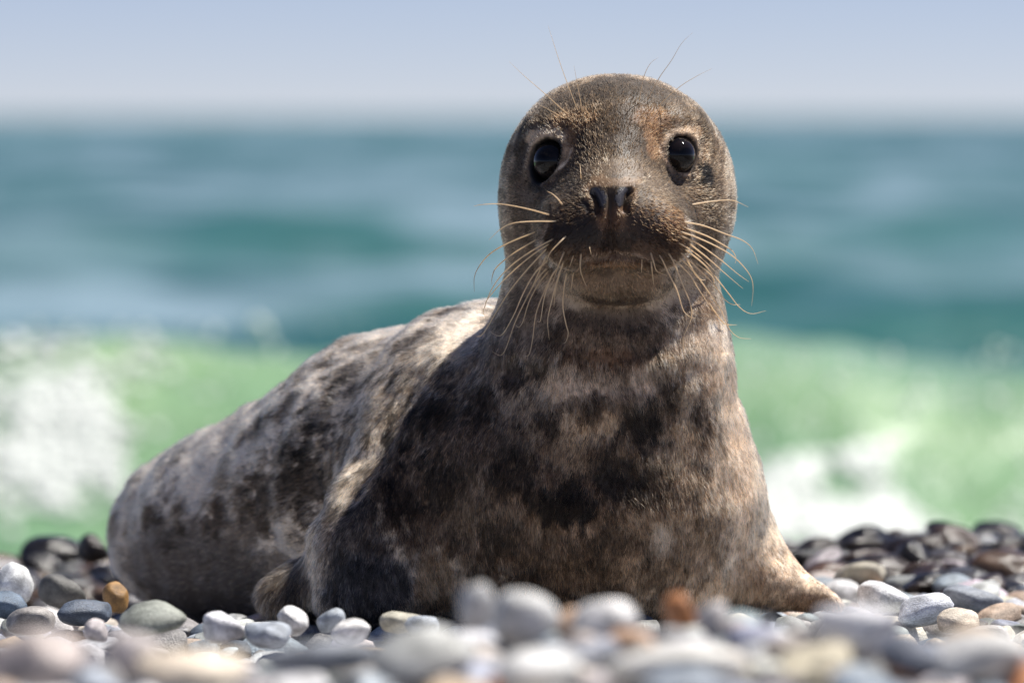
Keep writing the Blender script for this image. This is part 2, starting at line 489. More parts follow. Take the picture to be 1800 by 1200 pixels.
MOUTH = poly3([(948, 432), (962, 455), (985, 470), (1008, 478), (1022, 470), (1048, 458), (1085, 452), (1120, 456), (1148, 468), (1165, 475), (1188, 466), (1206, 448), (1217, 428)], 60)
LIPMID = poly3([(1022, 470), (1048, 458), (1085, 452), (1120, 456), (1148, 468)], 30)
PHILT = poly3([(1073, 338), (1073, 380), (1074, 420), (1079, 450)], 24)
NOST = [poly3([(1041, 338), (1049, 350), (1052, 362), (1052, 371)], 14), poly3([(1108, 335), (1101, 347), (1098, 358), (1098, 368)], 14)]
ALAR = poly3([(1033, 356), (1038, 366)], 4)
PADRIM = [poly3([(960, 392), (949, 415), (951, 440)], 16), poly3([(1205, 385), (1215, 405), (1217, 432)], 16)]
LIDLINE = [poly3([(1003, 262), (996, 283), (976, 304), (955, 326)], 20), poly3([(1156, 258), (1170, 282), (1196, 304), (1214, 308)], 20)]
CHINF = poly3([(975, 524), (1005, 537), (1045, 546), (1085, 549), (1130, 544), (1170, 532), (1200, 516)], 50)
NECKF = [poly3([(925, 585), (985, 607), (1075, 622), (1160, 612), (1225, 585)], 50), poly3([(905, 650), (985, 672), (1075, 684), (1170, 672), (1240, 645)], 50)]
BODYF = [poly3(l, 40) for l in ([(495, 735), (470, 800), (450, 860)], [(600, 715), (560, 780), (525, 860)], [(390, 775), (365, 820), (345, 870)],
         [(730, 660), (690, 730), (650, 810), (595, 885)], [(560, 870), (540, 960), (536, 1040)])]
HEADW = [poly3(l, 30) for l in ([(948, 178), (915, 232), (903, 300)], [(965, 190), (932, 236), (916, 290)], [(1222, 172), (1255, 228), (1268, 290)], [(1205, 182), (1238, 232), (1252, 280)])]

def detail(p, nrm):
    """creases, lids, nostrils and folds: how far the skin moves along its normal"""
    d = np.zeros(len(p))
    px, py, dep = project(p)
    head = (py < 620) & (dep < FOC + 0.2)
    d += 0.0018 * noise(p, 14, 31) + 0.002 * noise(p, 30, 32)
    body = sstep(0.02, 0.12, dep - FOC)
    d += body * (0.0016 * noise(p * np.array([1.0, 1.0, 0.6]), 13, 33) + 0.0014 * noise(p * np.array([1.0, 1.0, 0.6]), 44, 34))
    d -= np.where(head, 0.0018 * noise(p, 30, 32), 0)
    g = lambda dist, w: np.exp(-(dist / w) ** 2)
    d -= 0.0028 * g(line_dist(p, MOUTH), 0.0024)
    d -= 0.0042 * g(line_dist(p, LIPMID), 0.0022)
    d -= 0.0045 * g(line_dist(p, PHILT), 0.0026)
    for L in NOST: d -= 0.0065 * g(line_dist(p, L), 0.0022)
    d -= 0.002 * g(line_dist(p, ALAR), 0.004)
    for L in PADRIM: d -= 0.0026 * g(line_dist(p, L), 0.004)
    d -= 0.0028 * g(line_dist(p, CHINF), 0.009)
    for L in NECKF: d -= 0.003 * g(line_dist(p, L), 0.012)
    for L in BODYF: d -= 0.005 * g(line_dist(p, L), 0.018)
    for L in HEADW: d -= 0.0005 * g(line_dist(p, L), 0.005)
    for fr in EYEF:
        e = eye_dist(p, fr)
        d += np.where(e < 3, 0.0012 * g(e - 1.20, 0.20) - 0.012 * sstep(1.06, 0.80, e) - 0.0006 * g(e - 1.75, 0.25), 0)
    return d

def build_seal_mesh():
    lo = np.array([-0.46, 4.76, -0.07]); hi = np.array([0.34, 6.10, 0.49])
    v, q = surface_nets(lo, hi, 0.0075)
    v = newton(v, q, 3)
    v, q = subdivide(v, q); v = newton(v, q, 2)
    v, q = subdivide(v, q); v = newton(v, q, 1)
    nrm = vnormals(v, q)
    v = v + nrm * detail(v, nrm)[:, None]
    return v, q
SV, SQ = build_seal_mesh()
SN = vnormals(SV, SQ)

# ------------------------------------------------------------------ the coat's colours
SILVER = (0.76, 0.70, 0.63); TAN = (0.36, 0.29, 0.23); BROWN = (0.10, 0.07, 0.05); DARK = (0.032, 0.026, 0.022)
GREY = (0.20, 0.185, 0.17); ORNG = (0.32, 0.175, 0.085); BLACK = (0.010, 0.010, 0.012)
def g_(v, w=0.0): return (v * (1 + w), v, v * (1 - w))
# patches of the coat, a few with sun or shade painted in: picture point, half width, half height, colour, strength, raggedness
PATCH = [
    # flank and back
    (340, 1015, 260, 122, (0.095, 0.098, 0.108), 0.95, 0.35), (420, 900, 120, 60, (0.10, 0.09, 0.085), 0.6, 0.9), (700, 560, 200, 26, (0.38, 0.37, 0.36), 0.8, 0.3),  # broad dark patch first: shade of the lower flank painted in
    (300, 800, 90, 30, (0.36, 0.33, 0.31), 0.6, 0.5),
    (268, 908, 22, 26, DARK, 0.85, 1.5), (318, 898, 20, 22, DARK, 0.85, 1.5), (383, 905, 34, 38, (0.05, 0.04, 0.035), 0.85, 1.2), (325, 930, 12, 12, DARK, 0.9, 0.4), (303, 958, 13, 10, DARK, 0.8, 0.4),
    (203, 918, 12, 34, DARK, 0.8, 0.8), (455, 880, 55, 50, DARK, 0.85, 1.6), (540, 850, 66, 60, DARK, 0.85, 1.6), (600, 800, 46, 40, DARK, 0.7, 1.0), (500, 800, 48, 40, DARK, 0.65, 1.2),
    (575, 905, 40, 40, (0.06, 0.055, 0.05), 0.7, 1.0), (640, 735, 55, 40, DARK, 0.6, 1.2), (560, 735, 40, 30, DARK, 0.55, 1.2), (610, 655, 75, 22, DARK, 0.65, 1.0), (725, 600, 62, 24, DARK, 0.75, 1.0),
    (700, 655, 50, 24, DARK, 0.6, 1.2), (790, 545, 40, 13, DARK, 0.7, 0.8), (770, 650, 36, 22, DARK, 0.55, 1.2), (455, 750, 18, 46, (0.07, 0.06, 0.055), 0.6, 0.8), (395, 830, 16, 40, (0.08, 0.07, 0.06), 0.7, 0.8),
    (700, 760, 30, 60, SILVER, 0.5, 0.6), (590, 840, 26, 50, SILVER, 0.6, 0.6),
    # shoulder, arm, chest
    (760, 800, 130, 170, (0.11, 0.095, 0.082), 0.95, 0.5), (900, 850, 260, 210, (0.12, 0.098, 0.08), 0.95, 0.5), (1060, 950, 270, 150, (0.14, 0.11, 0.088), 0.95, 0.4), (1150, 790, 120, 150, (0.11, 0.088, 0.07), 0.85, 0.5),
    (850, 650, 80, 110, (0.13, 0.115, 0.10), 0.9, 0.6), (925, 590, 70, 80, (0.17, 0.15, 0.135), 0.9, 0.5), (1085, 690, 170, 70, (0.15, 0.125, 0.105), 0.9, 0.5),
    (620, 945, 80, 75, (0.085, 0.083, 0.088), 0.95, 0.5), (640, 1035, 105, 70, (0.060, 0.068, 0.088), 0.97, 0.35), (565, 930, 22, 90, (0.28, 0.25, 0.23), 0.6, 0.6), (492, 1040, 80, 84, (0.085, 0.080, 0.078), 0.95, 0.5), (500, 985, 28, 22, (0.10, 0.085, 0.07), 0.7, 0.7),  # pale arm edge and dark tuft: sunlight and shade painted into the coat
    (765, 1030, 34, 80, (0.30, 0.23, 0.16), 0.75, 0.8), (720, 930, 60, 40, (0.16, 0.13, 0.105), 0.5, 1.0),
    (975, 680, 34, 34, (0.48, 0.41, 0.35), 0.85, 0.7), (1010, 755, 34, 40, (0.44, 0.36, 0.28), 0.8, 0.9), (1055, 745, 30, 30, (0.46, 0.37, 0.28), 0.8, 0.9), (930, 735, 50, 50, (0.28, 0.25, 0.22), 0.7, 0.9), (880, 690, 34, 50, (0.28, 0.25, 0.225), 0.6, 0.9), (1000, 800, 50, 30, (0.26, 0.21, 0.16), 0.6, 1.0), (1110, 800, 26, 40, (0.30, 0.24, 0.18), 0.5, 1.0), (960, 920, 40, 30, (0.20, 0.16, 0.12), 0.6, 1.0), (1110, 930, 50, 40, (0.22, 0.175, 0.14), 0.6, 1.0), (830, 760, 36, 40, (0.20, 0.17, 0.15), 0.5, 1.0), (820, 900, 60, 40, (0.17, 0.14, 0.11), 0.5, 1.0), (1010, 1000, 60, 40, (0.22, 0.17, 0.13), 0.5, 1.0), (1180, 880, 40, 60, (0.24, 0.19, 0.15), 0.6, 1.0),
    (1080, 668, 120, 34, (0.33, 0.285, 0.26), 0.75, 0.6), (1000, 650, 50, 30, (0.30, 0.26, 0.24), 0.5, 0.7), (1210, 690, 60, 60, (0.22, 0.18, 0.145), 0.6, 0.8), (1255, 880, 70, 190, (0.19, 0.15, 0.118), 0.85, 0.6),
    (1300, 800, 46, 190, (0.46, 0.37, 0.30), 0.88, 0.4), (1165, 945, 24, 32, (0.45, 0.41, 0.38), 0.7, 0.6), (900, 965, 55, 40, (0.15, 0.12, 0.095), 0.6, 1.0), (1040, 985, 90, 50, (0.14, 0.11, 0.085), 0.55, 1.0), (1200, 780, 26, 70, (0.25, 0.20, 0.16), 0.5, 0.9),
    (880, 770, 60, 40, (0.10, 0.085, 0.075), 0.6, 1.0),
    (990, 885, 62, 46, (0.016, 0.013, 0.012), 0.92, 0.9), (1130, 750, 36, 56, (0.018, 0.015, 0.013), 0.9, 0.9), (1085, 840, 46, 36, (0.022, 0.018, 0.015), 0.85, 0.9), (845, 705, 34, 40, DARK, 0.8, 0.8), (905, 655, 26, 32, DARK, 0.85, 0.8), (950, 650, 18, 24, DARK, 0.8, 0.8), (965, 740, 22, 26, DARK, 0.75, 0.8), (900, 830, 60, 40, DARK, 0.7, 1.0), (1160, 850, 30, 40, DARK, 0.6, 1.0), (780, 850, 50, 40, DARK, 0.7, 1.0), (870, 950, 40, 40, DARK, 0.6, 1.0), (1230, 740, 22, 34, DARK, 0.6, 0.9), (700, 880, 40, 40, DARK, 0.7, 0.9), (1080, 940, 40, 30, DARK, 0.6, 1.0),
    (1040, 720, 24, 30, DARK, 0.7, 0.8), (1180, 700, 24, 30, DARK, 0.7, 0.8), (760, 720, 50, 40, DARK, 0.6, 0.9), (1240, 690, 18, 70, (0.06, 0.045, 0.04), 0.7, 0.9),
    # neck
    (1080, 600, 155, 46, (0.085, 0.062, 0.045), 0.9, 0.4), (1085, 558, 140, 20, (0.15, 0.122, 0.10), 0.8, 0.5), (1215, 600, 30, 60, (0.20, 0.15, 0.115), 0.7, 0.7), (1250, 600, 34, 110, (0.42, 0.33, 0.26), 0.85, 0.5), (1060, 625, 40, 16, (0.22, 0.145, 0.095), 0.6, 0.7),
    (905, 540, 26, 70, (0.20, 0.185, 0.17), 0.7, 0.6), (925, 500, 16, 40, DARK, 0.4, 0.8),
    (1253, 573, 9, 14, (0.85, 0.82, 0.78), 1.0, 0.3), (1249, 632, 13, 9, (0.85, 0.80, 0.76), 1.0, 0.3),  # white flecks: sunlit spots painted as coat colour
    # flipper on the right
    (1410, 1020, 130, 80, (0.34, 0.275, 0.225), 0.95, 0.3), (1425, 1062, 60, 24, (0.12, 0.08, 0.055), 0.8, 0.7), (1310, 1020, 50, 60, (0.30, 0.23, 0.18), 0.7, 0.6),
    # head
    (1085, 300, 245, 220, (0.145, 0.118, 0.094), 0.97, 0.1), (1085, 150, 180, 52, (0.075, 0.062, 0.050), 0.85, 0.5), (1085, 190, 60, 14, (0.19, 0.165, 0.145), 0.5, 0.6), (920, 235, 20, 70, (0.05, 0.045, 0.04), 0.8, 0.9), (955, 190, 30, 30, (0.055, 0.05, 0.043), 0.7, 0.9),
    (1245, 215, 24, 60, (0.07, 0.06, 0.05), 0.75, 0.9), (1262, 300, 14, 80, (0.15, 0.115, 0.09), 0.6, 0.6), (1080, 245, 66, 60, (0.10, 0.082, 0.068), 0.7, 0.6), (1085, 292, 90, 26, (0.27, 0.235, 0.20), 0.75, 0.6), (1150, 320, 50, 30, (0.27, 0.235, 0.20), 0.6, 0.7), (1000, 330, 40, 26, (0.20, 0.18, 0.16), 0.6, 0.7),
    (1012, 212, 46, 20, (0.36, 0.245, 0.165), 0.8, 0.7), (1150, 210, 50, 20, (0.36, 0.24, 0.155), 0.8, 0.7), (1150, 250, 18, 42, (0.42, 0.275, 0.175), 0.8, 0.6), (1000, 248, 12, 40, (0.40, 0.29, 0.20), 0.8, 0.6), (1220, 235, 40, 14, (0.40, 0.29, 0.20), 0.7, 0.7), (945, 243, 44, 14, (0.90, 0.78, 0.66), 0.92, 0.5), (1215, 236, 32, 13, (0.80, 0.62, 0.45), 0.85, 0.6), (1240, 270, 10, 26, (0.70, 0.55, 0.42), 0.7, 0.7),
    (915, 360, 30, 70, (0.19, 0.17, 0.155), 0.7, 0.6), (960, 350, 30, 20, (0.22, 0.20, 0.18), 0.7, 0.6), (1248, 400, 34, 90, (0.26, 0.215, 0.17), 0.7, 0.7), (1240, 440, 18, 40, (0.08, 0.065, 0.055), 0.5, 1.0), (905, 450, 18, 60, (0.24, 0.22, 0.205), 0.7, 0.5), (935, 440, 14, 50, (0.07, 0.06, 0.055), 0.6, 0.9),
    (1080, 410, 134, 52, (0.20, 0.130, 0.09), 0.95, 0.4), (1158, 394, 56, 46, (0.085, 0.050, 0.030), 0.92, 0.5), (1178, 384, 24, 22, (0.16, 0.092, 0.052), 0.7, 0.8), (1192, 425, 18, 30, (0.17, 0.10, 0.06), 0.6, 0.7), (1002, 394, 54, 46, (0.055, 0.037, 0.027), 0.92, 0.5), (990, 378, 22, 16, (0.13, 0.09, 0.06), 0.6, 0.7), (1150, 352, 34, 16, (0.17, 0.13, 0.10), 0.6, 0.7),
    (1080, 425, 50, 22, (0.05, 0.034, 0.026), 0.75, 0.8), (1020, 415, 34, 24, (0.05, 0.034, 0.026), 0.6, 0.9), (1073, 319, 46, 10, (0.50, 0.37, 0.26), 0.5, 1.3), (1031, 338, 7, 14, (0.60, 0.46, 0.34), 0.65, 1.0), (1115, 340, 6, 14, (0.55, 0.41, 0.29), 0.6, 0.5), (1031, 362, 6, 9, (0.03, 0.022, 0.02), 0.7, 0.5),
    (1059, 385, 11, 18, (0.36, 0.24, 0.16), 0.8, 0.5), (1091, 383, 10, 18, (0.36, 0.24, 0.16), 0.8, 0.5),
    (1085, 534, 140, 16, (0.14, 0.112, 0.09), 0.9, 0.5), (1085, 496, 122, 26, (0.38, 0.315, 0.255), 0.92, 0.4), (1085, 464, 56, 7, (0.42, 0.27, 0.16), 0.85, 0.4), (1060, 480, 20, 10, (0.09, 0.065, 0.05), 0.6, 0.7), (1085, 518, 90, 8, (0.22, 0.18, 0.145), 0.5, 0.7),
    (1241, 310, 19, 26, BLACK, 0.97, 0.8), (1232, 332, 14, 5, (0.60, 0.50, 0.40), 0.8, 0.6), (1226, 308, 6, 8, (0.50, 0.40, 0.31), 0.8, 0.6), (943, 327, 15, 15, (0.018, 0.018, 0.022), 0.95, 0.4), (930, 345, 18, 10, (0.30, 0.30, 0.31), 0.6, 0.5),
]
NOSE_P = [(1049, 338, 14, 9), (1058, 350, 9, 16), (1097, 336, 13, 8), (1089, 349, 9, 15)]
_ap = cast([q[0] for q in PATCH], [q[1] for q in PATCH])
_np = cast([q[0] for q in NOSE_P], [q[1] for q in NOSE_P])

def nose_weight(p):
    w = np.zeros(len(p))
    for (px, py, a, b_), c in zip(NOSE_P, _np):
        d = (p - c) / np.array([a * U, 0.02, b_ * U])
        w = np.maximum(w, sstep(1.12, 0.85, np.sqrt((d * d).sum(1)) + 0.12 * noise(p, 260, 71)))
    return w

def coat(p):
    """albedo of the coat at points on the skin"""
    n1 = fbm(p, 26, 3, 41); n2 = fbm(p * np.array([1, 1, 0.7]), 60, 2, 45); n3 = noise(p, 150, 47)
    base = np.array(SILVER)[None] * (1 + 0.22 * n1 + 0.12 * n3)[:, None]
    spots = sstep(0.12, 0.50, 0.7 * n1 + 0.6 * n2 + 0.5 * n3)
    col = base * (1 - 0.72 * spots[:, None]) + np.array((0.05, 0.042, 0.036)) * 0.72 * spots[:, None]
    warp = 0.45 * n2 + 0.42 * noise(p, 110, 49) + 0.34 * noise(p, 230, 50)
    mott = np.exp(0.65 * fbm(p * np.array([1, 1, 0.8]), 45, 2, 55) + 0.75 * noise(p, 120, 57) + 0.5 * noise(p, 240, 58))
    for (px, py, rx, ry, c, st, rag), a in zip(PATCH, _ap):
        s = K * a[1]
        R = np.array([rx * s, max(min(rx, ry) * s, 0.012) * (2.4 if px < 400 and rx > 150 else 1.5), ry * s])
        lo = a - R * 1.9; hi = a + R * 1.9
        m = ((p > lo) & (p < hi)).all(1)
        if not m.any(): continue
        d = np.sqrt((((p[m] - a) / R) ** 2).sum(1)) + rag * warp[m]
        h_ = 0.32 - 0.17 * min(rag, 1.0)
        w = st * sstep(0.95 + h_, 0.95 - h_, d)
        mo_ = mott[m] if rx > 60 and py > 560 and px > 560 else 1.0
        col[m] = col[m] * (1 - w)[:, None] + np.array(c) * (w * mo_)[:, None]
    hx, hy, hd_ = project(p)
    hw_ = (sstep(600, 540, hy) * sstep(FOC + 0.2, FOC + 0.14, hd_))[:, None]
    col = col * (1 - hw_ * (1 - np.array([0.60, 0.545, 0.475])))
    cw_ = (sstep(560, 640, hy) * sstep(FOC + 0.26, FOC + 0.16, hd_))[:, None]
    col = col * (1 + cw_ * (np.array([1.42, 1.34, 1.21]) - 1))
    zone = sstep(1.3, 0.6, np.sqrt(((hx - 610) / 190) ** 2 + ((hy - 745) / 150) ** 2))
    spk = sstep(0.05, 0.42, noise(p * np.array([1, 1, 0.7]), 85, 57) + 0.6 * noise(p, 180, 58) + 0.35 * noise(p, 30, 59))
    col = col * (1 - 0.85 * zone * spk)[:, None]
    g = lambda dist, w: np.exp(-(dist / w) ** 2)
    def lay(w, c):
        nonlocal col
        col = col * (1 - w)[:, None] + np.array(c) * w[:, None]
    lay(0.75 * g(line_dist(p, PADRIM[0]), 0.0035), (0.46, 0.43, 0.40))
    lay(0.9 * g(line_dist(p, PADRIM[1]), 0.0035), (0.68, 0.58, 0.50))
    mo = line_dist(p, MOUTH); side = sstep(0.03, 0.05, np.abs(p[:, 0] - ctr(1085, 460, 0)[0]))
    lay(0.9 * side * g(mo, 0.0042), (0.66, 0.59, 0.52))
    lay(0.97 * g(line_dist(p, LIPMID), 0.0022), (0.010, 0.008, 0.008))
    lay(0.75 * (1 - side) * g(np.abs(line_dist(p, LIPMID) - 0.0048), 0.002) * (p[:, 2] > ctr(1085, 456, 0)[2]), (0.36, 0.30, 0.25))
    lay(0.85 * g(line_dist(p, PHILT), 0.0012), (0.008, 0.007, 0.007))
    for L in NOST: lay(0.95 * g(line_dist(p, L), 0.0022), (0.004, 0.004, 0.004))
    for i, fr in enumerate(EYEF):
        e = eye_dist(p, fr) + 0.10 * noise(p, 260, 61)
        c, nrm, t, s, a, b_ = fr
        up = np.clip((p - c)[:, 2] / 0.02, -1, 1)
        lay(np.clip(0.36 + 0.46 * up + 0.6 * noise(p, 120, 63), 0, 0.9) * np.exp(-((e - 1.36) / 0.15) ** 2), (0.62, 0.49, 0.37))
        lay(0.97 * sstep(1.18 + (0.06 if i == 0 else 0.0), 1.04, e), (0.008, 0.008, 0.010))
    lay(0.85 * g(line_dist(p, LIDLINE[0]), 0.0017), (0.85, 0.74, 0.62)); lay(0.75 * g(line_dist(p, LIDLINE[1]), 0.0016), (0.68, 0.50, 0.35))
    lay(nose_weight(p), (0.030, 0.030, 0.036))
    lum = np.clip(col @ np.array([0.3, 0.55, 0.15]), 0.002, 1)
    col = col * ((lum / 0.36) ** 0.30)[:, None]
    wm = sstep(0.42, 0.10, lum)[:, None]
    col = col * (np.array([1.13, 0.96, 0.80]) * wm + np.array([1.06, 1.0, 0.93]) * (1 - wm))
    return np.clip(col / np.maximum(col.max(1, keepdims=True) / 0.92, 1.0), 0.003, 0.95)

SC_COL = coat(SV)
def add_color(me, name, col, domain='POINT'):
    a = me.attributes.new(name, 'FLOAT_COLOR', domain)
    a.data.foreach_set('color', np.concatenate([col, np.ones((len(col), 1))], 1).astype(np.float32).ravel())

m_skin, n, b = mat_new('seal_skin')
at = nd(n, 'ShaderNodeAttribute', attribute_name='coat')
n.links.new(at.outputs['Color'], b.inputs['Base Color'])
b.inputs['Roughness'].default_value = 0.55
nz = nd(n, 'ShaderNodeTexNoise'); nz.inputs['Scale'].default_value = 700
tx = nd(n, 'ShaderNodeTexCoord'); n.links.new(tx.outputs['Object'], nz.inputs['Vector'])
bp = nd(n, 'ShaderNodeBump'); bp.inputs['Strength'].default_value = 0.35; bp.inputs['Distance'].default_value = 0.001
n.links.new(nz.outputs['Fac'], bp.inputs['Height']); n.links.new(bp.outputs[0], b.inputs['Normal'])

BASE = np.array([0.02, 5.05, 0.0])
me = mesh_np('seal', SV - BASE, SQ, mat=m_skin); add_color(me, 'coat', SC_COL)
seal = link('seal', me); seal.location = BASE
tag(seal, 'young grey seal with mottled coat propped up on the pebbles, facing the camera', 'seal')

# bare leathery skin of the nose
m_nose, n, b = mat_new('nose_leather')
b.inputs['Base Color'].default_value = (0.055, 0.052, 0.062, 1); b.inputs['Roughness'].default_value = 0.38
vo = nd(n, 'ShaderNodeTexVoronoi'); vo.inputs['Scale'].default_value = 900
tx = nd(n, 'ShaderNodeTexCoord'); n.links.new(tx.outputs['Object'], vo.inputs['Vector'])
bp = nd(n, 'ShaderNodeBump'); bp.inputs['Strength'].default_value = 0.5; bp.inputs['Distance'].default_value = 0.0006
n.links.new(vo.outputs['Distance'], bp.inputs['Height']); n.links.new(bp.outputs[0], b.inputs['Normal'])
def build_nose():
    w = nose_weight(SV)
    f = SQ[(w[SQ] > 0.5).all(1)]
    used, inv = np.unique(f.ravel(), return_inverse=True)
    link('nose', mesh_np('nose', SV[used] + SN[used] * 0.0004 - BASE, inv.reshape(-1, 4), mat=m_nose), seal)
build_nose()

# ------------------------------------------------------------------ eyes
m_eye, n, b = mat_new('eye')
tx = nd(n, 'ShaderNodeTexCoord'); sp = nd(n, 'ShaderNodeVectorMath', operation='DOT_PRODUCT'); sp.inputs[1].default_value = (0, 0, 1)
nv = nd(n, 'ShaderNodeVectorMath', operation='NORMALIZE')
n.links.new(tx.outputs['Object'], nv.inputs[0]); n.links.new(nv.outputs[0], sp.inputs[0])
cr = nd(n, 'ShaderNodeValToRGB'); e = cr.color_ramp.elements
e[0].position = 0.70; e[0].color = (0.006, 0.005, 0.005, 1); e[1].position = 0.96; e[1].color = (0.003, 0.003, 0.004, 1)
x = e.new(0.78); x.color = (0.012, 0.009, 0.009, 1); x = e.new(0.93); x.color = (0.010, 0.008, 0.008, 1)
n.links.new(sp.outputs['Value'], cr.inputs[0]); n.links.new(cr.outputs[0], b.inputs['Base Color'])
b.inputs['Roughness'].default_value = 0.04; b.inputs['IOR'].default_value = 1.36; b.inputs['Specular IOR Level'].default_value = 0.55
b.inputs['Coat Weight'].default_value = 0.0; b.inputs['Coat Roughness'].default_value = 0.02
for fr in EYEF:
    bv, bf = ico(4)
    sc3 = bv * EYE_R
    sc3 = sc3 + np.where(bv[:, 2:3] > 0.72, (bv[:, 2:3] - 0.72) * np.array([[0, 0, 0.010]]), 0)   # the cornea stands a little proud
    o = link('eye', mesh_np('eye', sc3, bf, mat=m_eye), seal)
    z = Vector(fr[1]); q = z.to_track_quat('Z', 'Y')
    o.location = Vector(fr[0] - fr[1] * 0.0114 - BASE); o.rotation_euler = q.to_euler()

# ------------------------------------------------------------------ whiskers
m_whisk, n, b = mat_new('whisker')
b.inputs['Base Color'].default_value = (0.88, 0.72, 0.52, 1); b.inputs['Roughness'].default_value = 0.35
tl = nd(n, 'ShaderNodeBsdfTranslucent'); tl.inputs['Color'].default_value = (0.95, 0.80, 0.60, 1)      # horn lets light through
mxs = nd(n, 'ShaderNodeMixShader'); mxs.inputs[0].default_value = 0.5
n.links.new(b.outputs[0], mxs.inputs[1]); n.links.new(tl.outputs[0], mxs.inputs[2])
n.links.new(mxs.outputs[0], n.nodes['Material Output'].inputs['Surface'])
def S4(l, ox, oy, k): return [(ox + x / k, oy + y / k) for x, y in l]
L4 = lambda *l: S4(l, 820, 340, 4.0)
R4 = lambda *l: S4(l, 1160, 340, 4.0)
B3 = lambda *l: S4(l, 820, 80, 10 / 3)
M6 = lambda *l: S4(l, 940, 400, 6.0)
WH = [L4((585,150),(430,108),(250,75),(110,78),(50,90)), L4((650,197),(480,195),(330,208),(240,250),(160,325)), L4((490,268),(300,345),(170,420),(90,510),(55,590),(55,690)),
  L4((490,325),(330,420),(210,520),(180,590),(178,640)), L4((640,305),(480,390),(310,510),(190,650),(120,820),(130,860)), L4((600,340),(440,450),(280,590),(150,740),(130,800)),
  L4((570,380),(430,530),(300,690),(200,850),(120,980),(80,1005),(45,990)), L4((570,470),(480,560),(400,700),(330,860),(260,980),(220,1000),(170,975)),
  L4((580,510),(500,600),(420,740),(340,910),(280,1080),(240,1138),(180,1110)), L4((590,530),(510,630),(440,760),(400,890),(370,940),(345,925)),
  L4((620,540),(560,660),(490,840),(465,1020),(440,1130),(410,1142)), L4((640,520),(590,600),(545,740),(520,890),(500,900)), L4((690,460),(640,600),(590,790),(570,900),(582,1030)),
  L4((660,540),(625,680),(615,800)), L4((705,560),(685,660),(678,800),(700,920),(715,980),(700,1040),(680,1055)), L4((710,290),(600,400),(560,480)), L4((675,78),(640,35),(600,0),(565,-15)),
  L4((560,440),(505,560),(470,640),(440,700)), L4((690,400),(650,500),(600,640)),
  M6((490,240),(480,430),(510,540),(548,625)), M6((575,190),(585,240),(600,300)), M6((410,290),(390,350),(370,410)), M6((405,470),(395,560),(380,670)),
  M6((1215,235),(1255,370),(1290,460),(1400,510)), M6((1300,265),(1360,370),(1400,460),(1470,610)), M6((1225,330),(1240,480),(1255,600)), M6((1130,340),(1128,420),(1125,480)),
  R4((220,80),(380,55),(510,50),(620,95)), R4((150,200),(300,225),(460,285),(580,330),(650,390),(690,495)), R4((150,235),(330,300),(450,365),(510,405),(535,455),(530,490)),
  R4((90,252),(260,310),(430,390),(540,465),(630,570),(655,660),(645,790)), R4((50,262),(250,345),(430,470),(540,560),(625,620)), R4((190,340),(330,450),(450,555),(585,670)),
  R4((160,380),(300,490),(400,600),(480,700),(560,800),(640,845),(745,825)), R4((130,400),(270,530),(380,640),(450,740),(510,780),(565,780)), R4((180,450),(250,570),(290,605),(320,608)),
  R4((120,440),(230,540),(340,690),(430,820),(480,940),(550,1010),(640,1022)), R4((60,430),(200,560),(270,670),(350,790)), R4((5,345),(90,470),(160,640),(215,780),(220,880),(165,1020),(175,1150)),
  R4((0,430),(60,560),(120,680),(160,810),(200,860),(250,878)), R4((320,740),(430,890),(470,920),(540,925)), R4((230,470),(365,580),(380,650)), R4((100,330),(220,400),(320,480),(400,560)),
  B3((650,375),(590,220),(540,80),(505,-30),(478,-115)), B3((595,405),(450,275),(340,180),(250,95)), B3((580,430),(480,375),(410,340)), B3((680,385),(650,230),(630,120)),
  B3((1008,360),(1035,200),(1075,110),(1125,70)), B3((1058,325),(1130,190),(1200,90),(1260,-10),(1325,-75)), B3((1098,378),(1240,250),(1350,180),(1440,135)), B3((672,780),(668,730),(664,690))]
def catmull(pts, n):
    p = np.array(pts, float); p = np.concatenate([[2 * p[0] - p[1]], p, [2 * p[-1] - p[-2]]])
    m = len(p) - 3; t = np.linspace(0, m - 1e-6, n); i = t.astype(int); f = (t - i)[:, None]
    a, b_, c, d = p[i], p[i + 1], p[i + 2], p[i + 3]
    return 0.5 * (2 * b_ + (c - a) * f + (2 * a - 5 * b_ + 4 * c - d) * f ** 2 + (3 * b_ - a - 3 * c + d) * f ** 3)
def tube(c, r, sides=5):
    t = np.gradient(c, axis=0); t /= np.linalg.norm(t, axis=1)[:, None]
    up = np.array([0.0, 1.0, 0.0]); a = np.cross(t, up); a /= np.linalg.norm(a, axis=1)[:, None] + 1e-9
    b_ = np.cross(t, a)
    th = np.arange(sides) / sides * 2 * math.pi
    v = c[:, None] + r[:, None, None] * (a[:, None] * np.cos(th)[None, :, None] + b_[:, None] * np.sin(th)[None, :, None])
    k = len(c); idx = np.arange(k * sides).reshape(k, sides); nx = np.roll(idx, -1, 1)
    return v.reshape(-1, 3), np.stack([idx[:-1], idx[1:], nx[1:], nx[:-1]], -1).reshape(-1, 4)
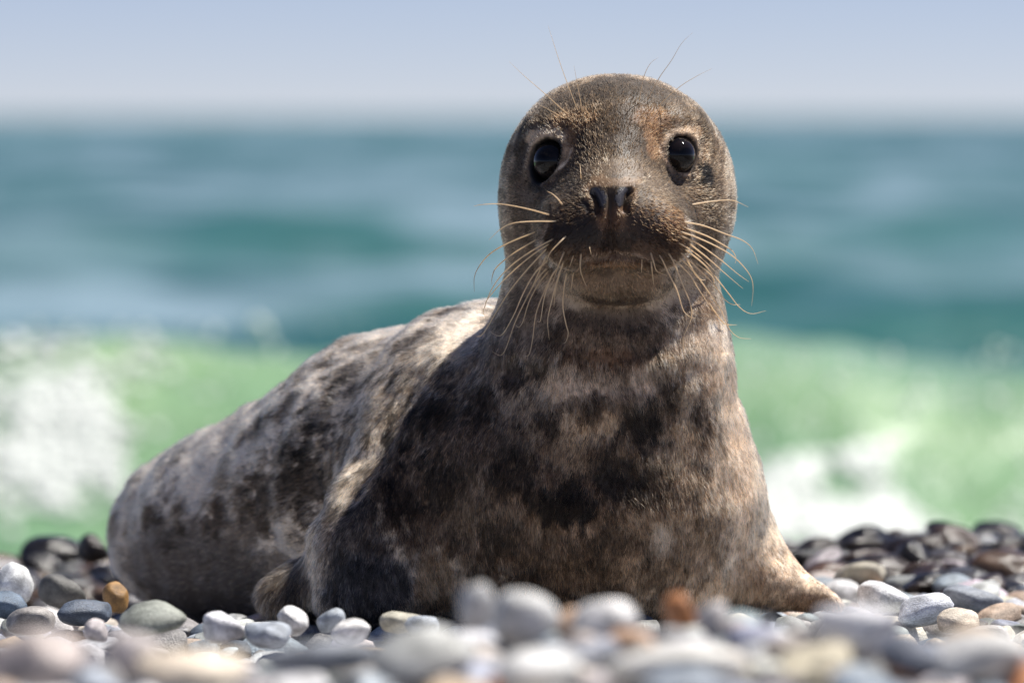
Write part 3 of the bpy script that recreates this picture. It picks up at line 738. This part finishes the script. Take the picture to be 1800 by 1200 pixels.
def build_whiskers():
    roots = cast([w[0][0] for w in WH], [w[0][1] for w in WH])
    n_ = 30; t = np.linspace(0, 1, n_); lines = [catmull(w, n_) for w in WH]
    al = np.concatenate(lines); hits = cast(al[:, 0], al[:, 1])[:, 1].reshape(-1, n_)
    for w, r0, xy, hit in zip(WH, roots, lines, hits):
        brow = w[-1][1] < 330 and w[0][1] < 260
        tip = r0[1] + (-0.012 if brow else 0.035)
        Y = r0[1] + 0.002 + (tip - r0[1]) * t
        Y = np.minimum(Y, np.minimum(hit, 5.2) - 0.012 * sstep(0.0, 0.3, t) + 0.002)   # stays clear of the coat
        for _ in range(6): Y[1:-1] = (Y[:-2] + Y[1:-1] * 2 + Y[2:]) / 4
        c = P(xy[:, 0], xy[:, 1], Y)
        L = np.linalg.norm(np.diff(c, axis=0), axis=1).sum()
        r = (0.00080 if not brow else 0.00038) * min(1, L / 0.05 + 0.25) * (1 - 0.84 * t ** 1.2)
        v, f = tube(c, r)
        o = link('whisker', mesh_np('whisker', v - BASE, f, mat=m_whisk), seal)
build_whiskers()

# ------------------------------------------------------------------ fur
m_fur = bpy.data.materials.new('fur'); m_fur.use_nodes = True
n = m_fur.node_tree; n.nodes.clear()
at = nd(n, 'ShaderNodeAttribute', attribute_name='coat')
hb = nd(n, 'ShaderNodeBsdfHairPrincipled'); hb.model = 'CHIANG'; hb.parametrization = 'COLOR'
n.links.new(at.outputs['Color'], hb.inputs['Color'])
hb.inputs['Roughness'].default_value = 0.55; hb.inputs['Radial Roughness'].default_value = 0.7; hb.inputs['IOR'].default_value = 1.28
ou = nd(n, 'ShaderNodeOutputMaterial'); n.links.new(hb.outputs[0], ou.inputs['Surface'])

TUFT = ctr(480, 1030, 0.12)
NOSE_TIP = ctr(1074, 362, -0.072)
def flow(p, nrm):
    """the way the hair lies"""
    px, py, dep = project(p)
    f_head = p - NOSE_TIP
    f_head /= np.linalg.norm(f_head, axis=1)[:, None] + 1e-9
    tail = np.array([-0.72, 0.62, -0.22])
    f_body = np.broadcast_to(tail, p.shape)
    f_neck = np.broadcast_to(np.array([0.0, 0.1, -1.0]), p.shape)
    wn = (sstep(500, 600, py) * sstep(0.30, 0.12, dep - FOC))[:, None]
    wb = sstep(0.14, 0.26, dep - FOC)[:, None]
    v = f_head * (1 - wn) + f_neck * wn
    v = v * (1 - wb) + f_body * wb
    sw = 5.0
    v = v + 0.30 * np.stack([noise(p, 22, 81), noise(p, 22, 82), noise(p, 22, 83)], -1)
    v = v + 0.22 * np.stack([noise(p, 90, 84), noise(p, 90, 85), noise(p, 90, 86)], -1)
    v = v - nrm * (v * nrm).sum(1)[:, None]
    return v / (np.linalg.norm(v, axis=1)[:, None] + 1e-9)

def build_fur():
    g = np.random.default_rng(99)
    tri = np.concatenate([SQ[:, [0, 1, 2]], SQ[:, [0, 2, 3]]])
    a, b_, c = SV[tri[:, 0]], SV[tri[:, 1]], SV[tri[:, 2]]
    fn = np.cross(b_ - a, c - a); ar = np.linalg.norm(fn, axis=1) / 2; fn /= ar[:, None] * 2 + 1e-15
    mid = (a + b_ + c) / 3
    px, py, dep = project(mid)
    face = -(fn * (mid - CAMP)).sum(1) / np.linalg.norm(mid - CAMP, axis=1)
    seen = sstep(-0.35, -0.05, face)
    head = sstep(640, 560, py) * sstep(FOC + 0.22, FOC + 0.16, dep)
    front = sstep(FOC + 0.30, FOC + 0.2, dep)
    den = (1.9e6 * head + (1 - head) * (1.3e6 * front + 0.75e6 * (1 - front))) * (0.12 + 0.88 * seen)
    den = den * np.where(mid[:, 2] < -0.008, 0.05, 1.0)
    w = ar * den; n_ = int(w.sum())
    cum = np.cumsum(w); k = np.searchsorted(cum, g.random(n_) * cum[-1])
    u, v = g.random(n_), g.random(n_); fl = u + v > 1; u[fl], v[fl] = 1 - u[fl], 1 - v[fl]
    bw = np.stack([1 - u - v, u, v], -1)
    T = tri[k]
    p = (SV[T] * bw[:, :, None]).sum(1); nm = (SN[T] * bw[:, :, None]).sum(1); nm /= np.linalg.norm(nm, axis=1)[:, None]
    keep = (nose_weight(p) < 0.4) & (line_dist(p, LIPMID) > 0.0022)
    for fr in EYEF: keep &= eye_dist(p, fr) > 1.12 + 0.1 * g.random(n_)
    p, nm, k = p[keep], nm[keep], k[keep]; n_ = len(p)
    hd = head[k]; fr_ = front[k]
    L = (0.0052 * hd + (1 - hd) * (0.0085 * fr_ + 0.0100 * (1 - fr_))) * g.uniform(0.6, 1.25, n_) * (1 + 0.25 * noise(p, 40, 88))
    L *= 1 - 0.5 * sstep(1330, 1400, project(p)[0])
    L *= 1 + 1.0 * np.exp(-((np.linalg.norm(p - TUFT, axis=1)) / 0.030) ** 2)
    nosed = np.linalg.norm(p - NOSE_TIP, axis=1)
    L *= 0.72 + 0.28 * sstep(0.02, 0.07, nosed)
    for e in EYEF: L *= 0.75 + 0.25 * sstep(1.1, 2.0, eye_dist(p, e))
    fd = flow(p, nm)
    side = np.cross(nm, fd)
    fd = fd + side * g.normal(0, 0.22, n_)[:, None]
    lift = np.clip(g.normal(0.34, 0.16, n_) + 0.15 * noise(p, 60, 89), 0.05, 1.0)
    d0 = fd + nm * lift[:, None]; d0 /= np.linalg.norm(d0, axis=1)[:, None]
    d1 = fd + nm * (lift * 0.15 - 0.12)[:, None] + g.normal(0, 0.12, (n_, 3)); d1 /= np.linalg.norm(d1, axis=1)[:, None]
    t = np.array([0, 0.35, 0.7, 1.0])
    pts = p[:, None] - nm[:, None] * 0.0006 + L[:, None, None] * (d0[:, None] * (t - 0.45 * t * t)[None, :, None] + d1[:, None] * (0.45 * t * t)[None, :, None])
    r0 = (0.00019 * hd + (1 - hd) * (0.00019 * fr_ + 0.00026 * (1 - fr_)))
    rad_ = r0[:, None] * np.array([1.0, 0.95, 0.7, 0.18])[None] * g.uniform(0.7, 1.3, (n_, 1))
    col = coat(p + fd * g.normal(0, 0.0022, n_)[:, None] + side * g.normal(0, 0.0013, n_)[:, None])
    grain = noise(p * np.array([1, 1, 0.6]), 420, 91) + 0.7 * noise(p, 210, 92)
    val = np.exp(g.normal(-0.10, 0.40, n_) + grain * (0.95 + 0.65 * (fr_ > 0.5) * (1 - hd)))
    muz = np.exp(-(nosed / 0.075) ** 4)
    pep = (g.random(n_) < 0.36 + 0.16 * muz + 0.06 * (1 - hd)) & (hd + fr_ > 0.5)
    val = np.where(pep, val * 0.24, val * (1.0 + 0.7 * muz))
    lt = (g.random(n_) < 0.17); val = np.where(lt, val * (2.4 - 0.5 * hd), val)
    warm = np.exp(g.normal(0, 0.07, n_))
    hc = col * np.stack([val * warm, val, val / warm], -1)
    grad_t = np.array([0.62, 0.85, 1.1, 1.35])
    hc = hc[:, None] * grad_t[None, :, None]
    hc = np.clip(hc / np.maximum(hc.max(-1, keepdims=True) / 0.90, 1.0), 0.003, 0.92)
    cu = bpy.data.hair_curves.new('fur'); cu.add_curves([4] * n_)
    cu.attributes['position'].data.foreach_set('vector', (pts - BASE).astype(np.float32).ravel())
    ra = cu.attributes.get('radius') or cu.attributes.new('radius', 'FLOAT', 'POINT')
    ra.data.foreach_set('value', rad_.astype(np.float32).ravel())
    ca = cu.attributes.new('coat', 'FLOAT_COLOR', 'POINT')
    ca.data.foreach_set('color', np.concatenate([hc, np.ones((n_, 4, 1))], 2).astype(np.float32).ravel())
    cu.materials.append(m_fur)
    o = link('fur', cu, seal)
    print('FUR', n_)
build_fur()

# ================================================================== PEBBLES
def pebble_nodes(m, n, b, colour_socket, rnd_socket, wet):
    tx = nd(n, 'ShaderNodeTexCoord'); mp = nd(n, 'ShaderNodeVectorMath', operation='ADD')
    n.links.new(tx.outputs['Object'], mp.inputs[0]); 
    if rnd_socket: 
        sc_ = nd(n, 'ShaderNodeMath', operation='MULTIPLY'); sc_.inputs[1].default_value = 37.0
        n.links.new(rnd_socket, sc_.inputs[0]); n.links.new(sc_.outputs[0], mp.inputs[1])
    k = 1.0 if rnd_socket else 30.0
    n1 = nd(n, 'ShaderNodeTexNoise'); n1.inputs['Scale'].default_value = 1.6 * k; n1.inputs['Detail'].default_value = 4
    n2 = nd(n, 'ShaderNodeTexNoise'); n2.inputs['Scale'].default_value = 14.0 * k; n2.inputs['Detail'].default_value = 3
    for x in (n1, n2): n.links.new(mp.outputs[0], x.inputs['Vector'])
    r1 = nd(n, 'ShaderNodeMapRange'); r1.inputs['From Min'].default_value = 0.3; r1.inputs['From Max'].default_value = 0.7; r1.inputs['To Min'].default_value = 0.52; r1.inputs['To Max'].default_value = 1.32
    r2 = nd(n, 'ShaderNodeMapRange'); r2.inputs['From Min'].default_value = 0.3; r2.inputs['From Max'].default_value = 0.7; r2.inputs['To Min'].default_value = 0.68; r2.inputs['To Max'].default_value = 1.25
    n.links.new(n1.outputs['Fac'], r1.inputs[0]); n.links.new(n2.outputs['Fac'], r2.inputs[0])
    mu = nd(n, 'ShaderNodeMath', operation='MULTIPLY'); n.links.new(r1.outputs[0], mu.inputs[0]); n.links.new(r2.outputs[0], mu.inputs[1])
    vm = nd(n, 'ShaderNodeVectorMath', operation='SCALE'); n.links.new(colour_socket, vm.inputs[0]); n.links.new(mu.outputs[0], vm.inputs['Scale'])
    n.links.new(vm.outputs[0], b.inputs['Base Color'])
    b.inputs['Roughness'].default_value = 0.22 if wet else 0.52
    bp = nd(n, 'ShaderNodeBump'); bp.inputs['Strength'].default_value = 0.25; bp.inputs['Distance'].default_value = 0.02 if rnd_socket else 0.001
    n.links.new(n2.outputs['Fac'], bp.inputs['Height']); n.links.new(bp.outputs[0], b.inputs['Normal'])
PM = []
for wet in (0, 1):
    m, n, b = mat_new('wet_pebble' if wet else 'dry_pebble')
    oi = nd(n, 'ShaderNodeObjectInfo'); pebble_nodes(m, n, b, oi.outputs['Color'], oi.outputs['Random'], wet); PM.append(m)
m_bed, n, b = mat_new('pebble_bed')
at = nd(n, 'ShaderNodeAttribute', attribute_name='stone'); pebble_nodes(m_bed, n, b, at.outputs['Color'], None, 0)

def pebble_shape(i, sub):
    v, f = ico(sub); g = np.random.default_rng(500 + i)
    q = np.sign(v) * np.abs(v) ** g.uniform(0.82, 1.0)
    q = q * (1 + 0.20 * noise(v, 0.9, 100 + i) + 0.06 * noise(v, 2.2, 200 + i))[:, None]
    for _ in range(int(g.integers(2, 6))):                 # worn facets
        a = g.normal(size=3); a /= np.linalg.norm(a); h = g.uniform(0.55, 0.85)
        q = q - np.maximum(q @ a - h, 0)[:, None] * a * 0.75
    q[:, 0] *= 1 + 0.18 * g.normal() * q[:, 0] * 0.4
    q /= np.abs(q).max(0)
    return q, f
N_SHAPE = 18
SH3 = [[mesh_np('pebble', *pebble_shape(i, 3), mat=PM[w]) for i in range(N_SHAPE)] for w in (0, 1)]
SH2 = [pebble_shape(i, 2) for i in range(N_SHAPE)]

PALETTE = [('white', (0.72, 0.72, 0.74), 14), ('pale grey', (0.50, 0.50, 0.51), 20), ('blue grey', (0.30, 0.34, 0.40), 22), ('grey', (0.27, 0.27, 0.27), 14), ('slate', (0.10, 0.115, 0.14), 10),
           ('cream', (0.62, 0.56, 0.47), 8), ('tan', (0.42, 0.32, 0.24), 7), ('pink', (0.50, 0.43, 0.42), 3), ('orange', (0.48, 0.22, 0.09), 1)]
WETPAL = [('dark brown', (0.045, 0.032, 0.028), 30), ('black', (0.016, 0.015, 0.017), 30), ('dark grey', (0.07, 0.07, 0.075), 24), ('brown', (0.10, 0.065, 0.048), 8), ('pale grey', (0.34, 0.33, 0.33), 8)]

# pebbles one can single out: picture point, width, height (px), distance, tilt (deg), colour, label
NAMED = [
    (836, 1068, 66, 96, 3.50, 0, (0.52, 0.52, 0.52), 'tall blurred grey pebble standing in front of the seal\'s chest, leftmost of the heap'),
    (918, 1088, 134, 112, 3.54, -25, (0.64, 0.64, 0.63), 'large blurred pale grey pebble before the chest, right of the tall grey one'),
    (1062, 1090, 124, 78, 3.56, 5, (0.74, 0.73, 0.73), 'blurred white pebble in front of the middle of the seal\'s chest'),
    (1004, 1094, 62, 58, 3.60, 20, (0.56, 0.38, 0.26), 'blurred tan pebble between the large pale grey and the white pebble'),
    (1108, 1128, 96, 56, 3.46, -15, (0.55, 0.36, 0.24), 'blurred peach coloured pebble below the white one before the chest'),
    (1196, 1076, 44, 84, 3.62, 12, (0.46, 0.19, 0.07), 'blurred bright orange pebble standing upright in front of the seal'),
    (1252, 1090, 60, 72, 3.58, -10, (0.56, 0.53, 0.52), 'blurred pale pebble right beside the upright orange one'),
    (1348, 1108, 40, 68, 3.60, 20, (0.05, 0.055, 0.07), 'small blurred dark slate pebble left of the right flipper tip'),
    (1398, 1108, 74, 52, 3.62, 0, (0.52, 0.51, 0.50), 'blurred light grey pebble in front of the right flipper'),
    (1300, 1112, 56, 52, 3.56, 0, (0.50, 0.42, 0.40), 'small blurred pinkish pebble between orange and dark slate pebbles'),
    (1500, 1110, 170, 104, 3.42, 8, (0.74, 0.74, 0.78), 'large blurred lavender white pebble below the right flipper tip'),
    (1600, 1146, 130, 66, 3.36, -12, (0.16, 0.18, 0.23), 'blurred dark blue grey pebble right of the large lavender one'),
    (1715, 1150, 190, 90, 3.36, 4, (0.72, 0.71, 0.69), 'big blurred pale stone at the lower right edge of the picture'),
    (1190, 1172, 270, 84, 3.26, 0, (0.76, 0.74, 0.69), 'wide blurred cream white stone at the bottom centre right'),
    (960, 1176, 190, 80, 3.26, 6, (0.66, 0.66, 0.65), 'blurred pale grey stone at the bottom edge under the chest'),
    (740, 1150, 200, 92, 3.40, 10, (0.56, 0.57, 0.55), 'large blurred greenish grey stone at the bottom below the left flipper'),
    (565, 1156, 220, 62, 3.42, 0, (0.36, 0.39, 0.44), 'wide blurred blue grey stone at the bottom left of centre'),
    (335, 1176, 200, 74, 3.30, 0, (0.74, 0.64, 0.52), 'blurred cream coloured stone at the bottom left'),
    (70, 1160, 190, 112, 3.24, -10, (0.60, 0.52, 0.49), 'blurred pinkish grey stone in the bottom left corner'),
    (225, 1150, 110, 110, 3.34, 30, (0.66, 0.60, 0.58), 'blurred pale pinkish pebble rising at the lower left'),
    (266, 1088, 126, 64, 4.60, 8, (0.33, 0.35, 0.31), 'greenish grey oval pebble, largest of the sharp row below the seal\'s flank'),
    (385, 1100, 102, 62, 4.58, -6, (0.70, 0.70, 0.74), 'white oval pebble right of the greenish grey one below the flank'),
    (470, 1114, 84, 52, 4.56, 0, (0.37, 0.41, 0.47), 'blue grey pebble between two white ones below the seal\'s flank'),
    (514, 1090, 58, 46, 4.66, -40, (0.70, 0.70, 0.71), 'small white pebble tilted against the left flipper'),
    (583, 1092, 56, 44, 4.64, 10, (0.48, 0.53, 0.59), 'small bluish pebble in front of the left flipper'),
    (618, 1110, 74, 48, 4.56, 0, (0.80, 0.79, 0.78), 'bright white pebble in front of the left flipper'),
    (700, 1091, 96, 40, 4.64, 4, (0.60, 0.57, 0.47), 'flat cream pebble in front of the left flipper'),
    (742, 1100, 62, 42, 4.60, -10, (0.36, 0.40, 0.46), 'blue grey pebble leaning on the flat cream one'),
    (172, 1108, 50, 44, 4.58, 0, (0.68, 0.62, 0.62), 'small pale pink pebble left of the greenish grey oval one'),
    (26, 1024, 64, 80, 5.08, 28, (0.76, 0.78, 0.80), 'white pebble standing at the left edge of the picture'),
    (102, 1036, 104, 62, 5.14, -18, (0.14, 0.14, 0.135), 'dark grey oval pebble left of the seal\'s rump'),
    (206, 1048, 46, 60, 5.02, 10, (0.36, 0.20, 0.07), 'amber brown pebble against the seal\'s rump'),
    (150, 1076, 110, 48, 4.90, 0, (0.10, 0.125, 0.17), 'dark slate blue pebble below the rump at the left'),
    (14, 1062, 70, 52, 4.96, -20, (0.13, 0.18, 0.25), 'slate blue pebble under the white one at the left edge'),
    (52, 1090, 92, 50, 4.84, 5, (0.36, 0.34, 0.33), 'warm grey pebble near the left edge below the slate ones'),
    (1545, 1048, 118, 62, 5.06, -12, (0.74, 0.75, 0.79), 'white pebble right of the seal\'s right flipper'),
    (1626, 1070, 104, 60, 4.92, 10, (0.72, 0.75, 0.82), 'bluish white pebble, second right of the right flipper'),
    (1700, 1050, 130, 50, 5.12, -6, (0.27, 0.30, 0.35), 'flat blue grey pebble at the right above the cream one'),
    (1690, 1092, 96, 50, 4.84, 0, (0.66, 0.58, 0.48), 'cream pebble at the right below the flat blue grey one'),
    (1508, 1010, 100, 44, 5.40, 10, (0.40, 0.37, 0.30), 'olive tan pebble behind the right flipper'),
    (88, 964, 120, 46, 5.98, 0, (0.016, 0.015, 0.017), 'black wet pebble on the beach crest left of the rump'),
    (160, 962, 74, 54, 5.86, -25, (0.030, 0.022, 0.020), 'dark brown wet pebble tilted next to the seal\'s rump'),
    (1612, 988, 84, 66, 5.70, -30, (0.020, 0.019, 0.022), 'rounded black wet pebble on the crest at the right'),
    (1690, 962, 130, 70, 5.90, -20, (0.055, 0.038, 0.034), 'large dark brown wet pebble on the crest at the right'),
    (1660, 936, 70, 40, 6.02, -10, (0.016, 0.015, 0.018), 'small black wet pebble topping the crest at the right'),
    (1440, 962, 90, 40, 5.96, 6, (0.030, 0.024, 0.022), 'dark wet pebble on the crest just right of the seal'),
    (1525, 966, 110, 46, 5.92, -14, (0.040, 0.032, 0.030), 'dark brown wet pebble between two others on the right crest'),
]

def build_pebbles():
    g = np.random.default_rng(77)
    items = []     # centre, half axes (long, mid, short), rotation matrix, colour, wet, label
    for px, py, w, h, Y, tilt, c, lab in NAMED:
        s = K * Y * 0.5
        R = np.array(Euler((g.normal(0, 0.15), math.radians(-tilt), g.normal(0, 0.3))).to_matrix())
        wet = Y > 5.6
        items.append([P(px, py, Y), np.array([w * s, (w + h) * 0.5 * s, h * s]), R, np.array(c), wet, lab, 'named'])
    acc = np.array([i[0] for i in items]); accr = np.array([i[1].mean() for i in items])
    def pal(P_):
        wts = np.array([q[2] for q in P_], float); k = g.choice(len(P_), p=wts / wts.sum())
        c = np.array(P_[k][1]) * np.exp(g.normal(0, 0.16)) * np.exp(g.normal(0, 0.03, 3)); return P_[k][0], np.clip(c, 0.01, 0.82)
    # first layer lies on the ground, the others fill in over it
    for layer, (tries, lift, lo, hi, gap) in enumerate([(9000, 0.000, 0.013, 0.036, 0.66), (7500, 0.012, 0.010, 0.028, 0.66), (6000, 0.004, 0.006, 0.012, 0.60)]):
        xs = g.uniform(-1.0, 1.0, tries); ys = g.uniform(2.9, 6.55, tries)
        if layer == 2: xs = g.uniform(-0.62, 0.62, tries); ys = g.uniform(3.2, 6.3, tries)
        aa = lo + (hi - lo) * g.random(tries) ** 1.7
        zz = ground(xs, ys) + lift + aa * 0.25
        pos = np.stack([xs, ys, zz], -1)
        sd = sdf(pos)
        for p, a, s_ in zip(pos, aa, sd):
            if s_ < a * 0.55: continue
            if p[1] > 5.5 and layer < 2: a = a * 1.25
            r = a * 0.80
            dist = np.linalg.norm((acc - p) * np.array([1, 1, 1.25]), axis=1)
            if (dist < (accr + r) * gap).any(): continue
            ax = np.array([a, a * g.uniform(0.65, 0.95), a * g.uniform(0.34, 0.62)])
            R = np.array(Euler((g.normal(0, 0.24), g.normal(0, 0.24), g.uniform(0, 6.28))).to_matrix())
            wet = g.random() < sstep(5.25, 5.65, p[1])
            nm, c = pal(WETPAL if wet else PALETTE)
            items.append([p, ax, R, c, wet, nm, 'fill'])
            acc = np.concatenate([acc, p[None]]); accr = np.append(accr, r)
    # which of them show largest
    W, H = 900, 600
    zb = np.full((H, W), 1e9); idb = -np.ones((H, W), int)
    sx, sy, sd = project(SV)
    m = (sx > 0) & (sx < 1800) & (sy > 0) & (sy < 1200)
    for k in range(4):
        np.minimum.at(zb, (np.clip((sy[m] / 2 + (k // 2)).astype(int), 0, H - 1), np.clip((sx[m] / 2 + (k % 2)).astype(int), 0, W - 1)), sd[m])
    for i, it in enumerate(items):
        px, py, d = project(it[0]); rx = it[1][:2].mean() / d / K / 2; ry = (it[1][2] * 1.1) / d / K / 2
        x0, x1, y0, y1 = int(px / 2 - rx), int(px / 2 + rx) + 1, int(py / 2 - ry), int(py / 2 + ry) + 1
        x0, y0 = max(x0, 0), max(y0, 0); x1, y1 = min(x1, W), min(y1, H)
        if x0 >= x1 or y0 >= y1: continue
        yy, xx = np.mgrid[y0:y1, x0:x1]
        e = (((xx - px / 2) / rx) ** 2 + ((yy - py / 2) / ry) ** 2) < 1
        sub = zb[y0:y1, x0:x1]; mm = e & (d < sub)
        sub[mm] = d; idb[y0:y1, x0:x1][mm] = i
    vis = np.bincount(idb[idb >= 0], minlength=len(items))
    cand = [i for i in range(len(items)) if items[i][6] == 'fill' and vis[i] >= 12]
    cand = sorted(cand, key=lambda i: -vis[i])[:300 - len(NAMED)]
    single = set(range(len(NAMED))) | set(cand)
    bed_v, bed_f, bed_c, off = [], [], [], 0
    pend = {}
    for i, (p, ax, R, c, wet, nm, kind) in enumerate(items):
        if i in single:
            o = link('pebble', SH3[int(wet)][int(g.integers(N_SHAPE))])
            o.location = p; o.rotation_euler = Matrix(R).to_euler(); o.scale = ax
            o.color = (*c, 1)
            if kind == 'named':
                tag(o, nm, 'pebble', 'pebbles of the beach')
            else:
                px, py, d = project(p)
                if d < 4.15: z = 'in the blurred ' + ('left' if px < 600 else 'middle' if px < 1200 else 'right') + ' foreground'
                elif wet or d > 5.5: z = 'on the crest ' + ('left of' if px < 700 else 'right of') + ' the seal'
                elif px < 230: z = 'left of the seal\'s rump'
                elif px > 1420: z = 'right of the right flipper'
                else: z = 'in the row just before the seal'
                size = 'small' if ax[0] < 0.015 else 'large' if ax[0] > 0.026 else 'medium'
                tag(o, None, 'pebble', 'pebbles of the beach')
                pend.setdefault((f'{size} {"wet " if wet else ""}{nm} pebble', z), []).append((float(px), o))
        else:
            v, f = SH2[int(g.integers(N_SHAPE))]
            bed_v.append((v * ax) @ R.T + p); bed_f.append(f + off); off += len(v); bed_c.append(np.broadcast_to(c, (len(v), 3)))
    ORD = ['leftmost', 'second from left', 'third from left', 'fourth from left', 'fifth from left', 'sixth from left', 'seventh from left', 'eighth from left', 'ninth from left', 'tenth from left', 'eleventh from left', 'twelfth from left', 'thirteenth from left', 'fourteenth from left', 'fifteenth from left', 'sixteenth from left']
    for (what, z), lst in pend.items():
        lst.sort(key=lambda q: q[0]); k_ = len(lst)
        for j, (_, o) in enumerate(lst):
            if k_ == 1: o['label'] = f'{what} {z}'
            elif j == k_ - 1: o['label'] = f'rightmost {what} {z}'
            else: o['label'] = f'{ORD[min(j, 15)]} {what} {z}'
    me = mesh_np('pebble_bed', np.concatenate(bed_v), np.concatenate(bed_f), mat=m_bed)
    add_color(me, 'stone', np.concatenate(bed_c))
    tag(link('pebble_bed', me), 'shingle of grey, white and tan pebbles covering the beach', 'shingle', kind='stuff')
    print('PEBBLES', len(items), len(single))
build_pebbles()
